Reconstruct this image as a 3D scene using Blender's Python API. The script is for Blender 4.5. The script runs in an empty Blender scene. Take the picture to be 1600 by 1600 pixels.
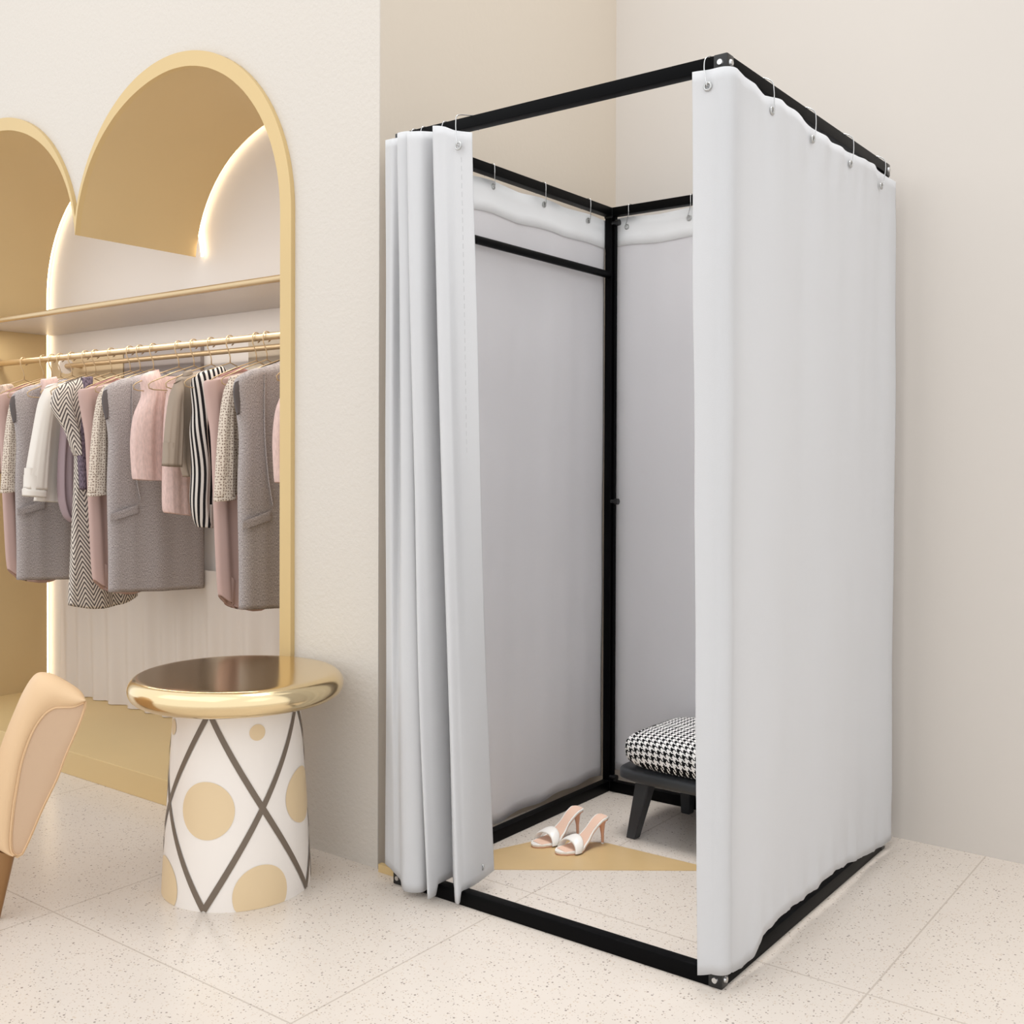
import bpy, bmesh, math, random
import numpy as np
from mathutils import Vector, Matrix, noise

random.seed(7)
PI = math.pi
SC = bpy.context.scene
COL = SC.collection

# ------------------------------------------------------------------ camera
F_PX, YAW, PITCH, ROLL, SHIFT_PX, CAM_H = 1680.8, 0.646166961, -0.0108246521, 0.00373183818, -60.06, 1.12958
_c, _s = math.cos(YAW), math.sin(YAW)
_right = np.array([_c, _s, 0]); _fwd = np.array([-_s, _c, 0]); _up = np.array([0, 0, 1.])
FW = _fwd*math.cos(PITCH) + _up*math.sin(PITCH)
_u = _up*math.cos(PITCH) - _fwd*math.sin(PITCH)
RT = _right*math.cos(ROLL) + _u*math.sin(ROLL)
UP = _u*math.cos(ROLL) - _right*math.sin(ROLL)
cd = bpy.data.cameras.new('camera'); cam = bpy.data.objects.new('camera', cd); COL.objects.link(cam)
cam.matrix_world = Matrix(((RT[0], UP[0], -FW[0], 0), (RT[1], UP[1], -FW[1], 0), (RT[2], UP[2], -FW[2], CAM_H), (0, 0, 0, 1)))
cd.sensor_width = 36; cd.lens = F_PX/1600*36; cd.shift_y = SHIFT_PX/1600
cd.clip_start = .05
SC.camera = cam

# ------------------------------------------------------------------ world, lights, exposure
w = bpy.data.worlds.new('world'); SC.world = w; w.use_nodes = True
w.node_tree.nodes['Background'].inputs[0].default_value = (.96, .98, 1.0, 1)
w.node_tree.nodes['Background'].inputs[1].default_value = 1.36

def area(name, loc, target, size, power, col=(1, .985, .97), sy=None):
    l = bpy.data.lights.new(name, 'AREA'); l.energy = power; l.color = col
    l.shape = 'RECTANGLE'; l.size = size; l.size_y = sy or size
    o = bpy.data.objects.new(name, l); COL.objects.link(o); o.location = loc
    o.rotation_euler = (Vector(target)-Vector(loc)).to_track_quat('-Z', 'Y').to_euler()
    return o
area('ceiling_light', (-1.9, -.3, 3.9), (-1.7, 2.4, .6), 2.6, 11)  # unseen soft fill from the upper front, added for the whole scene
area('ceiling_light', (-3.7, .0, 2.9), (-3.6, 2.6, .9), 1.6, 5)  # unseen fill added to brighten the arches and clothes
area('ceiling_light', (-1.49, 2.64, 4.3), (-1.49, 2.64, 0), 1.3, 8).data.spread = math.radians(48)  # unseen fill added over the booth to lift its interior
area('ceiling_light', (1.4, 1.0, 3.3), (.2, 3.2, .2), 1.8, 5)  # unseen fill added on the right to lift the back wall
area('closet_light', (-3.57, 2.36, 1.685), (-3.57, 2.50, .4), 2.0, 5.0, (1, .95, .88), .05)  # added strip lamp below the shelf, brightens the dim closet
area('closet_light', (-3.57, 2.50, 1.735), (-3.57, 2.60, 2.6), 1.9, .9, (1, .93, .84), .05)  # added strip lamp above the shelf, brightens the vaults

SC.view_settings.view_transform = 'Standard'
SC.view_settings.look = 'None'
SC.view_settings.exposure = 0.0
SC.view_settings.gamma = 1.0

# ------------------------------------------------------------------ helpers
def at(px, py, ax, v):
    d = FW + RT*(px-800)/F_PX - UP*(py-800-SHIFT_PX)/F_PX
    o = np.array([0, 0, CAM_H]); t = (v-o[ax])/d[ax]
    return Vector(o+t*d)

def lin(r, g, b):
    f = lambda c: ((c/255)/12.92 if c/255 <= .04045 else ((c/255+.055)/1.055)**2.4)
    return (f(r), f(g), f(b), 1)

def mat(name, col, rough=.6, metal=0., bump=0., bscale=60., spec=.5, trans=0., coat=0., var=0., vscale=8.):
    m = bpy.data.materials.new(name); m.use_nodes = True
    nt = m.node_tree; N = nt.nodes; L = nt.links
    b = N['Principled BSDF']; b.inputs['Base Color'].default_value = col
    b.inputs['Roughness'].default_value = rough; b.inputs['Metallic'].default_value = metal
    b.inputs['Specular IOR Level'].default_value = spec
    b.inputs['Coat Weight'].default_value = coat
    tc = N.new('ShaderNodeTexCoord')
    if bump:
        n = N.new('ShaderNodeTexNoise'); n.inputs['Scale'].default_value = bscale; n.inputs['Detail'].default_value = 4
        L.new(tc.outputs['Object'], n.inputs['Vector'])
        bp = N.new('ShaderNodeBump'); bp.inputs['Strength'].default_value = bump; bp.inputs['Distance'].default_value = .01
        L.new(n.outputs['Fac'], bp.inputs['Height']); L.new(bp.outputs['Normal'], b.inputs['Normal'])
    if var:
        n = N.new('ShaderNodeTexNoise'); n.inputs['Scale'].default_value = vscale; n.inputs['Detail'].default_value = 3
        L.new(tc.outputs['Object'], n.inputs['Vector'])
        mx = N.new('ShaderNodeMix'); mx.data_type = 'RGBA'
        mx.inputs[6].default_value = tuple(c*(1-var) for c in col[:3])+(1,); mx.inputs[7].default_value = tuple(min(1, c*(1+var)) for c in col[:3])+(1,)
        L.new(n.outputs['Fac'], mx.inputs[0]); L.new(mx.outputs[2], b.inputs['Base Color'])
    if trans:
        out = N['Material Output']; t = N.new('ShaderNodeBsdfTranslucent'); t.inputs[0].default_value = col
        ms = N.new('ShaderNodeMixShader'); ms.inputs[0].default_value = trans
        L.new(b.outputs[0], ms.inputs[1]); L.new(t.outputs[0], ms.inputs[2]); L.new(ms.outputs[0], out.inputs[0])
    return m

class NB:
    """small node-math builder"""
    def __init__(s, m): s.m = m; s.N = m.node_tree.nodes; s.L = m.node_tree.links; s.b = s.N['Principled BSDF']
    def math(s, op, a, b=None, c=None):
        n = s.N.new('ShaderNodeMath'); n.operation = op
        for i, v in enumerate((a, b, c)):
            if v is None: continue
            if isinstance(v, (int, float)): n.inputs[i].default_value = v
            else: s.L.new(v, n.inputs[i])
        return n.outputs[0]
    def uv(s):
        t = s.N.new('ShaderNodeTexCoord'); x = s.N.new('ShaderNodeSeparateXYZ'); s.L.new(t.outputs['UV'], x.inputs[0])
        return x.outputs[0], x.outputs[1], t.outputs['UV']
    def mix(s, fac, c1, c2):
        mx = s.N.new('ShaderNodeMix'); mx.data_type = 'RGBA'
        if isinstance(fac, (int, float)): mx.inputs[0].default_value = fac
        else: s.L.new(fac, mx.inputs[0])
        for i, c in ((6, c1), (7, c2)):
            if isinstance(c, tuple): mx.inputs[i].default_value = c
            else: s.L.new(c, mx.inputs[i])
        return mx.outputs[2]
    def color(s, o): s.L.new(o, s.b.inputs['Base Color'])

def link(name, me, m=None, parent=None, smooth=True):
    o = bpy.data.objects.new(name, me); COL.objects.link(o)
    if m is not None:
        for x in (m if isinstance(m, (list, tuple)) else [m]): me.materials.append(x)
    if smooth:
        for p in me.polygons: p.use_smooth = True
    if parent: o.parent = parent
    return o

def obj(name, bm, m, parent=None, smooth=False, sharp=40, keep=False):
    me = bpy.data.meshes.new(name)
    if not keep: bmesh.ops.recalc_face_normals(bm, faces=bm.faces[:])
    bm.to_mesh(me); bm.free()
    o = link(name, me, m, parent, smooth)
    if smooth and sharp:
        me.set_sharp_from_angle(angle=math.radians(sharp))
    return o

def tag(o, label=None, cat=None, group=None, kind=None):
    if label: o['label'] = label
    if cat: o['category'] = cat
    if group: o['group'] = group
    if kind: o['kind'] = kind
    return o

def thing(name, label, cat, loc=(0, 0, 0), rz=0, group=None):
    o = bpy.data.objects.new(name, None); COL.objects.link(o); o.empty_display_size = .05
    o.location = loc; o.rotation_euler = (0, 0, rz)
    return tag(o, label, cat, group)

def box(bm, x0, x1, y0, y1, z0, z1, bev=0):
    r = bmesh.ops.create_cube(bm, size=1, matrix=Matrix.Translation(((x0+x1)/2, (y0+y1)/2, (z0+z1)/2)) @ Matrix.Diagonal((x1-x0, y1-y0, z1-z0, 1)))
    if bev:
        es = list({e for v in r['verts'] for e in v.link_edges})
        bmesh.ops.bevel(bm, geom=es, offset=bev, segments=2, affect='EDGES', profile=.6)
    return bm
def bx(*a, **k): return box(bmesh.new(), *a, **k)

def tube(bm, pts, r, seg=10, caps=True, closed=False):
    pts = [Vector(p) for p in pts]; n = len(pts)
    rr = r if isinstance(r, (list, tuple)) else [r]*n
    rings = []; prev = None
    for i, p in enumerate(pts):
        if closed: t = pts[(i+1) % n]-pts[i-1]
        else: t = pts[min(i+1, n-1)]-pts[max(i-1, 0)]
        t.normalize()
        if prev is None:
            a = Vector((0, 0, 1)) if abs(t.z) < .9 else Vector((1, 0, 0))
            nn = t.cross(a).normalized()
        else:
            nn = (prev - t*prev.dot(t)).normalized()
        prev = nn; bb = t.cross(nn)
        rings.append([bm.verts.new(p+(nn*math.cos(2*PI*k/seg)+bb*math.sin(2*PI*k/seg))*rr[i]) for k in range(seg)])
    m = n if closed else n-1
    for i in range(m):
        A, B = rings[i], rings[(i+1) % n]
        for k in range(seg): bm.faces.new((A[k], A[(k+1) % seg], B[(k+1) % seg], B[k]))
    if caps and not closed:
        bm.faces.new(rings[0][::-1]); bm.faces.new(rings[-1])
    return bm

def lathe(bm, prof, seg=64, c=(0, 0, 0)):
    rings = []
    for r, z in prof:
        if r < 1e-5: rings.append([bm.verts.new((c[0], c[1], c[2]+z))])
        else: rings.append([bm.verts.new((c[0]+r*math.cos(2*PI*k/seg), c[1]+r*math.sin(2*PI*k/seg), c[2]+z)) for k in range(seg)])
    for A, B in zip(rings, rings[1:]):
        for k in range(seg):
            k2 = (k+1) % seg
            if len(A) == 1 and len(B) > 1: bm.faces.new((A[0], B[k2], B[k]))
            elif len(B) == 1 and len(A) > 1: bm.faces.new((A[k], A[k2], B[0]))
            elif len(A) > 1: bm.faces.new((A[k], A[k2], B[k2], B[k]))
    return bm

def grid_mesh(name, rows, uvs=None, closed=False, flip=False):
    """rows: list of lists of Vectors"""
    nr, nc = len(rows), len(rows[0])
    V = [tuple(p) for r in rows for p in r]; Fc = []
    for i in range(nr-1):
        for j in range(nc if closed else nc-1):
            j2 = (j+1) % nc
            f = (i*nc+j, i*nc+j2, (i+1)*nc+j2, (i+1)*nc+j)
            Fc.append(f[::-1] if flip else f)
    me = bpy.data.meshes.new(name); me.from_pydata(V, [], Fc); me.update()
    if uvs:
        ul = me.uv_layers.new(name='UVMap'); U = [u for r in uvs for u in r]
        for lp in me.loops: ul.data[lp.index].uv = U[lp.vertex_index]
    return me

def catmull(P, n):
    """P list of tuples -> n samples per segment"""
    P = [np.array(p, float) for p in P]; out = []
    for i in range(len(P)-1):
        p0 = P[max(i-1, 0)]; p1 = P[i]; p2 = P[i+1]; p3 = P[min(i+2, len(P)-1)]
        for k in range(n):
            t = k/n
            out.append(.5*((2*p1)+(-p0+p2)*t+(2*p0-5*p1+4*p2-p3)*t*t+(-p0+3*p1-3*p2+p3)*t**3))
    out.append(P[-1]); return out

# ------------------------------------------------------------------ materials
M = {}
M['wall'] = mat('plaster_cream', lin(210, 203, 194), .85, bump=.22, bscale=90, spec=.2)
M['wall_side'] = mat('plaster_side', lin(209, 197, 181), .8, bump=.05, bscale=60, spec=.2)
M['wall_back'] = mat('plaster_back', lin(212, 205, 197), .85, spec=.2)
M['gold'] = mat('brushed_gold_laminate', lin(208, 181, 130), .42, .1, var=.05, vscale=3, spec=.4)
M['vault'] = mat('tan_wood_laminate', lin(206, 180, 134), .5, var=.06, vscale=2, spec=.35)
M['backpanel'] = mat('closet_back', lin(220, 213, 207), .45, spec=.4)
M['plinth'] = mat('plinth_laminate', lin(214, 186, 134), .45, var=.06, vscale=2)
M['brass'] = mat('satin_brass', lin(208, 184, 146), .32, .8)
M['brassd'] = mat('soft_brass', lin(190, 165, 130), .4, .6)
M['shelf'] = mat('shelf_grey', lin(206, 199, 195), .4)
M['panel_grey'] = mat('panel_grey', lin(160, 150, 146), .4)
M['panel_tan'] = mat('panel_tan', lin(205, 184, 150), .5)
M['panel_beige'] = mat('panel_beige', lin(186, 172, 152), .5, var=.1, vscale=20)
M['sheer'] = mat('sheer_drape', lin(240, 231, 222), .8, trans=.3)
M['goldmetal'] = mat('polished_gold', lin(228, 206, 164), .17, 1.0)
M['ceramic'] = mat('white_lacquer', lin(236, 228, 220), .35, spec=.4)
M['dot'] = mat('sand_paint', lin(222, 197, 158), .45)
M['line'] = mat('taupe_paint', lin(112, 98, 84), .5)
M['leather'] = mat('tan_leather', lin(222, 188, 148), .5, bump=.08, bscale=350, spec=.35, var=.03, vscale=4)
M['leather2'] = mat('tan_leather_panel', lin(198, 168, 139), .55, bump=.08, bscale=350, spec=.3)
M['leg_wood'] = mat('chair_leg_bronze', lin(150, 112, 72), .35, .5)
M['black'] = mat('black_powder_coat', lin(5, 5, 6), .45, bump=.04, bscale=400, spec=.07)
M['blackp'] = mat('black_plastic', lin(14, 14, 14), .3)
M['steel'] = mat('chrome_steel', lin(205, 205, 205), .2, 1.0)
M['eyelet'] = mat('nickel', lin(190, 190, 188), .3, .9)
M['curtain'] = mat('white_blackout_fabric', lin(231, 231, 232), .85, bump=.1, bscale=500, spec=.15, trans=.36, var=.012, vscale=5)
M['curtain_in'] = mat('grey_lining_fabric', lin(248, 247, 249), .85, bump=.1, bscale=500, spec=.15, trans=.45, var=.015, vscale=5)
M['hem'] = mat('white_hem_fabric', lin(247, 247, 247), .85, spec=.15)
M['stitch'] = mat('stitch', lin(190, 190, 190), .9)
M['bench'] = mat('black_lacquered_wood', lin(52, 54, 57), .3, bump=.05, bscale=80)
M['shoe'] = mat('white_shoe_leather', lin(244, 240, 234), .35, coat=.2)
M['insole'] = mat('nude_insole', lin(236, 200, 178), .5)
M['heel'] = mat('nude_heel', lin(222, 170, 142), .45)
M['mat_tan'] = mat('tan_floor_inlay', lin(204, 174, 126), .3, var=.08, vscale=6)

def led():
    m = bpy.data.materials.new('led_warm'); m.use_nodes = True; b = m.node_tree.nodes['Principled BSDF']
    b.inputs['Base Color'].default_value = (1, .9, .7, 1); b.inputs['Emission Color'].default_value = (1, .78, .48, 1); b.inputs['Emission Strength'].default_value = 6.5
    return m
M['led'] = led()

def terrazzo():
    m = mat('terrazzo_tile', lin(232, 222, 210), .2, spec=.42); nb = NB(m); N, L = nb.N, nb.L
    tc = N.new('ShaderNodeTexCoord'); sx = N.new('ShaderNodeSeparateXYZ'); L.new(tc.outputs['Object'], sx.inputs[0])
    n1 = N.new('ShaderNodeTexNoise'); n1.inputs['Scale'].default_value = 2.2; n1.inputs['Detail'].default_value = 5; L.new(tc.outputs['Object'], n1.inputs[0])
    col = nb.mix(n1.outputs['Fac'], lin(210, 199, 188), lin(224, 214, 203))
    def specks(sc, th, dens, c, strength, cur):
        v = N.new('ShaderNodeTexVoronoi'); v.inputs['Scale'].default_value = sc
        nz = N.new('ShaderNodeTexNoise'); nz.inputs['Scale'].default_value = sc*1.4; nz.inputs['Detail'].default_value = 2; L.new(tc.outputs['Object'], nz.inputs[0])
        L.new(tc.outputs['Object'], v.inputs['Vector'])
        sc_ = N.new('ShaderNodeSeparateColor'); L.new(v.outputs['Color'], sc_.inputs[0])
        d = nb.math('ADD', v.outputs['Distance'], nb.math('MULTIPLY', nb.math('SUBTRACT', nz.outputs['Fac'], .5), .35))
        size = nb.math('MULTIPLY', sc_.outputs[1], th)
        a = nb.math('LESS_THAN', d, size); b = nb.math('LESS_THAN', sc_.outputs[0], dens)
        return nb.mix(nb.math('MULTIPLY', nb.math('MULTIPLY', a, b), strength), cur, c)
    col = specks(110, .30, .5, lin(205, 186, 166), .7, col)
    col = specks(170, .34, .42, lin(150, 132, 118), .75, col)
    col = specks(135, .38, .24, lin(108, 94, 86), .7, col)
    col = specks(190, .36, .4, lin(190, 168, 146), .6, col)
    def line(src, off, pitch):
        t = nb.math('DIVIDE', nb.math('SUBTRACT', src, off), pitch)
        fr = nb.math('ABSOLUTE', nb.math('SUBTRACT', nb.math('FRACT', nb.math('ADD', t, 100.5)), .5))
        return nb.math('LESS_THAN', fr, .0022/pitch)
    g = nb.math('MAXIMUM', line(sx.outputs[0], -1.645, .88), nb.math('MULTIPLY', line(sx.outputs[1], 2.275, .825), nb.math('LESS_THAN', sx.outputs[1], 2.8)))
    col = nb.mix(nb.math('MULTIPLY', g, .55), col, lin(172, 158, 144))
    nb.color(col); return m
M['floor'] = terrazzo()

def houndstooth():
    m = mat('houndstooth_tweed', lin(240, 240, 240), .9, bump=.5, bscale=260, spec=.1); nb = NB(m)
    u, v, _ = nb.uv()
    T = .0205/8
    tu = nb.math('FLOOR', nb.math('DIVIDE', u, T)); tv = nb.math('FLOOR', nb.math('DIVIDE', v, T))
    md = lambda a, k: nb.math('FLOORED_MODULO', a, k)
    A = nb.math('LESS_THAN', md(tu, 8.), 3.5); B = nb.math('LESS_THAN', md(tv, 8.), 3.5)
    S = nb.math('LESS_THAN', md(nb.math('ADD', tu, tv), 4.), 1.5)
    f = nb.math('ADD', nb.math('MULTIPLY', A, S), nb.math('MULTIPLY', B, nb.math('SUBTRACT', 1., S)))
    nb.color(nb.mix(f, lin(18, 18, 20), lin(244, 242, 240))); return m
M['hound'] = houndstooth()

def tweed(name, c, v=.22, s=420):
    m = mat(name, lin(*c), .95, bump=.12, bscale=s, spec=.1); nb = NB(m); N, L = nb.N, nb.L
    _, _, uv = nb.uv()
    mp = N.new('ShaderNodeMapping'); mp.inputs['Scale'].default_value = (1, .3, 1); L.new(uv, mp.inputs[0])
    n = N.new('ShaderNodeTexNoise'); n.inputs['Scale'].default_value = s; n.inputs['Detail'].default_value = 2; L.new(mp.outputs[0], n.inputs[0])
    r = nb.math('MULTIPLY_ADD', nb.math('SUBTRACT', n.outputs['Fac'], .5), 3.2, .5)
    r = nb.math('MINIMUM', nb.math('MAXIMUM', r, 0.), 1.)
    c1 = tuple(x*(1-v) for x in c); c2 = tuple(min(255, x*(1+v)) for x in c)
    nb.color(nb.mix(r, lin(*c1), lin(*c2))); return m
M['tweed'] = tweed('grey_tweed', (162, 154, 152), .2, 600)
M['facing'] = mat('charcoal_facing', lin(96, 90, 90), .9)
M['pink'] = mat('dusty_pink_cloth', lin(192, 164, 156), .85, spec=.15, var=.05, vscale=12)
M['pinkin'] = mat('dusty_rose_lining', lin(160, 120, 112), .9, spec=.1)
M['rose'] = tweed('rose_rib_cloth', (216, 188, 180), .04, 160)
M['white'] = mat('white_cotton', lin(226, 219, 210), .85, spec=.15)
M['mauve'] = mat('mauve_satin', lin(158, 138, 142), .55, spec=.4)
M['purple'] = tweed('purple_print', (104, 92, 102), .3, 300)
M['taupe'] = mat('taupe_cloth', lin(158, 143, 128), .85, spec=.15, var=.04, vscale=10)
M['beige'] = tweed('beige_print', (198, 178, 164), .15, 120)

def knit():
    m = mat('cream_knit', lin(206, 192, 176), .95, spec=.1); nb = NB(m); N, L = nb.N, nb.L
    _, _, uv = nb.uv(); v = N.new('ShaderNodeTexVoronoi'); v.inputs['Scale'].default_value = 105; v.voronoi_dimensions = '2D'; v.inputs['Randomness'].default_value = .5
    L.new(uv, v.inputs['Vector'])
    f = nb.math('LESS_THAN', v.outputs['Distance'], .27)
    nb.color(nb.mix(f, lin(214, 201, 186), lin(140, 122, 110))); return m
M['knit'] = knit()

def stripes(name, pitch, duty, ca, cb, zig=0, zp=.05, slope=1.0, rough=.85):
    m = mat(name, ca, rough, spec=.15); nb = NB(m); u, v, _ = nb.uv()
    if zig:
        q = nb.math('DIVIDE', u, zp); tri = nb.math('ABSOLUTE', nb.math('SUBTRACT', nb.math('FRACT', q), .5))
        s = nb.math('ADD', v, nb.math('MULTIPLY', tri, zp*slope))
    else: s = u
    fr = nb.math('FRACT', nb.math('DIVIDE', s, pitch))
    nb.color(nb.mix(nb.math('LESS_THAN', fr, duty), ca, cb)); return m
M['herring'] = stripes('herringbone_print', .020, .45, lin(222, 212, 200), lin(92, 84, 82), 1, .062, 1.7)
M['stripe'] = stripes('black_white_stripe', .019, .5, lin(206, 198, 190), lin(30, 27, 28))

# ------------------------------------------------------------------ room
XR, XB = -2.083, -2.02           # front and back ends of the recess side wall
YW, YB = 2.15, 3.285             # arch wall, recess back wall
HT = 3.3
CX1, CX2, ZS, RO, RI = -3.005, -4.135, 1.87, .58, .532
CUSP = (CX1+CX2)/2
YC = 2.68                        # closet back
tag(obj('floor', bx(-8, 3.2, -3, 3.6, -.1, 0), M['floor']), kind='structure')

def arch_pts(cx, r_fun, a0, a1, n=40):
    return [(cx+r_fun(a)*math.cos(a), ZS+r_fun(a)*math.sin(a)) for a in [a0+(a1-a0)*i/n for i in range(n+1)]]
def sm(t): t = max(0, min(1, t)); return t*t*(3-2*t)
aC = math.acos((CX1-CUSP)/RO)                  # angle above horizontal where the outer arcs meet
# inner radius grows towards the cusp side so the bands taper and meet in a point
def ri_right(a): return RI + (.0365)*sm((a-PI*.55)/(PI*.37))
aI = math.asin((1.935-ZS)/.5685)
def outer_path():
    P = [(CX1+RO, 0), (CX1+RO, ZS)]
    P += arch_pts(CX1, lambda a: RO, 0, PI-aC)[1:]
    P += arch_pts(CX2, lambda a: RO, aC, PI)
    P += [(CX2-RO, 0)]
    return P
def inner_path():
    right = [(CX1+RI, 0), (CX1+RI, ZS)] + arch_pts(CX1, ri_right, 0, PI-aI)[1:]
    right[-1] = (CUSP, 1.935)
    left = [(2*CUSP-x, z) for x, z in reversed(right)]
    return right, left
# wall face as vertical strips between the opening's top and the ceiling line
OP = outer_path(); TOPS = [p for p in OP if p[1] >= ZS]
bm = bmesh.new()
for y, fl in ((YW, 0), (YW+.06, 1)):
    for (xa, za), (xb, zb) in zip(TOPS, TOPS[1:]):
        if abs(xa-xb) < 1e-6: continue
        q = [bm.verts.new(v) for v in ((xb, y, zb), (xa, y, za), (xa, y, HT), (xb, y, HT))]
        bm.faces.new(q if not fl else q[::-1])
box(bm, CX1+RO, XR-.05, YW, YW+.06, 0, HT)
box(bm, XR-.05, XR, YW, YW+.003, 0, HT)
box(bm, -8, CX2-RO, YW, YW+.06, 0, HT)
bmesh.ops.remove_doubles(bm, verts=bm.verts[:], dist=1e-5)
tag(obj('wall_front', bm, M['wall'], keep=True), kind='structure')
bm = bmesh.new()
XM = XR
a = [bm.verts.new(v) for v in ((XM, YW+.003, 0), (XB, YB, 0), (XB, YB, HT), (XM, YW+.003, HT), (XR-.05, YW+.003, 0), (XB-.1, YB+.1, 0), (XB-.1, YB+.1, HT), (XR-.05, YW+.003, HT))]
for f in ((0, 1, 2, 3), (7, 6, 5, 4), (3, 2, 6, 7), (4, 5, 1, 0), (0, 3, 7, 4), (1, 5, 6, 2)): bm.faces.new([a[i] for i in f])
tag(obj('wall_left', bm, M['wall_side']), kind='structure')
tag(obj('wall_back', bx(XB-.1, 3.2, YB, YB+.1, 0, HT), M['wall_back']), kind='structure')
tag(obj('trim_1', bx(-2.066, -1.992, 2.135, 2.149, 0, .022), M['plinth']), kind='structure')

# arch frame: gold band standing 15 mm proud of the wall, wrapped as one frame
R_in, L_in = inner_path()
IN = R_in + L_in[1:]
right_o = [p for p in OP[:len(OP)//2]]
bm = bmesh.new()
def frame_half(inner, outer, mirror=False):
    n = 120
    def resample(P):
        d = [0]
        for p, q in zip(P, P[1:]): d.append(d[-1]+math.dist(p, q))
        out = []
        for k in range(n+1):
            t = d[-1]*k/n; i = max(j for j in range(len(d)) if d[j] <= t+1e-9); i = min(i, len(P)-2)
            f = (t-d[i])/(d[i+1]-d[i]) if d[i+1] > d[i] else 0
            out.append((P[i][0]+(P[i+1][0]-P[i][0])*f, P[i][1]+(P[i+1][1]-P[i][1])*f))
        return out
    I, O = resample(inner), resample(outer)
    y0, y1 = YW-.016, YW+.004
    mx = (lambda x: 2*CUSP-x) if mirror else (lambda x: x)
    for k in range(n):
        quad = [(I[k], I[k+1], O[k+1], O[k])]
        a, b, c, d = quad[0]
        for (p, q) in ((a, b), (c, d)):
            bm.faces.new([bm.verts.new((mx(p[0]), y, p[1])) if 0 else bm.verts.new((mx(pp[0]), y, pp[1])) for pp, y in ((p, y0), (q, y0), (q, y1), (p, y1))])
        bm.faces.new([bm.verts.new((mx(pp[0]), y0, pp[1])) for pp in (a, b, c, d)])
outer_half = [(CX1+RO, 0), (CX1+RO, ZS)] + arch_pts(CX1, lambda a: RO, 0, PI-aC)[1:]
outer_half.append((CUSP, outer_half[-1][1]-.002))
frame_half(R_in, outer_half); frame_half(R_in, outer_half, True)
bmesh.ops.remove_doubles(bm, verts=bm.verts[:], dist=2e-4)
tag(obj('trim_2', bm, M['gold']), kind='structure')

# vaults and closet end walls
bm = bmesh.new()
def sweep(P, y0, y1, t=.02):
    for (xa, za), (xb, zb) in zip(P, P[1:]):
        bm.faces.new([bm.verts.new(v) for v in ((xa, y0, za), (xb, y0, zb), (xb, y1, zb), (xa, y1, za))])
sweep(R_in, YW+.004, YC-.03); sweep(L_in, YW+.004, YC-.03)
bmesh.ops.remove_doubles(bm, verts=bm.verts[:], dist=1e-4)
o = obj('wall_closet', bm, M['vault'], smooth=True, keep=True); tag(o, kind='structure')
tag(obj('wall_closet_back', bx(-5.0, -2.2, YC, YC+.05, 0, 2.8), M['backpanel']), kind='structure')
tag(obj('trim_3', bx(CX2-RI, CX1+RI, YW-.03, YC, 0, .085, bev=.002), M['plinth']), kind='structure')

# LED strips in the corner between vault and back panel
def strip(P, label):
    bm = bmesh.new(); tube(bm, [(x, YC-.016, z) for x, z in P], .0055, 8)
    tag(obj('led_strip', bm, M['led'], smooth=True), label, 'light strip', 'glowing strips behind the arches')
inset = lambda P, cx, d: [(cx+(x-cx)*(1-d/.54), (ZS+(z-ZS)*(1-d/.54)) if z > ZS else z) for x, z in P]
PR = [p for p in inset(R_in, CX1, -.022) if p[1] >= 2.02]
strip(PR, 'warm glowing light strip curving up behind the taller complete arch')
PL = inset(L_in, CX2, -.022); PL = [p for p in PL if p[1] > ZS or p[0] < CX2]; PL[-1] = (PL[-1][0], .09)
strip(PL, 'warm glowing light strip running to the floor behind the cropped arch')

# flat panels added in place of room reflections on the closet back
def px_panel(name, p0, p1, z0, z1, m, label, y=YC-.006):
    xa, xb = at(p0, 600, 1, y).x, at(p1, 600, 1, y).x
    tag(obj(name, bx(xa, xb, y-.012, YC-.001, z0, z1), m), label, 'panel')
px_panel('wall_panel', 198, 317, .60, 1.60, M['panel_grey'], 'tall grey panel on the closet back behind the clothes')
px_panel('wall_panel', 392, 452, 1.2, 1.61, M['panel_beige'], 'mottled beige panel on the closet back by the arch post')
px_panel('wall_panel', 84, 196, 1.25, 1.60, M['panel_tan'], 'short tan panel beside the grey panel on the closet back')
# folded sheet modelling the reflection of a sheer curtain, low on the back
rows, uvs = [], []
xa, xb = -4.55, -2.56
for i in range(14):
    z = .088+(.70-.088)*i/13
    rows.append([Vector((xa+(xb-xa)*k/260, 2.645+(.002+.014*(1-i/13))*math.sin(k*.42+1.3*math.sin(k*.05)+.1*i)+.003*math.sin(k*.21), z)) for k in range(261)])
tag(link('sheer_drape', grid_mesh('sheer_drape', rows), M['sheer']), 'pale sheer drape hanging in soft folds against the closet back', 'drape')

# shelf
ZSH = 1.700
sh = thing('wall_shelf', 'long grey closet shelf with a brass front edge above the clothes', 'shelf', (CX1, 2.3, ZSH))
o = obj('board', bx(CX2-RI+.003-CX1, RI-.003, 2.30-2.3, YC-.002-2.3, 0, .018), M['shelf'], sh)
b = bmesh.new(); tube(b, [(CX2-RI+.003-CX1, -.006, .012), (RI-.003, -.006, .012)], .0115, 12); obj('front_edge', b, M['brass'], sh, True)

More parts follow.
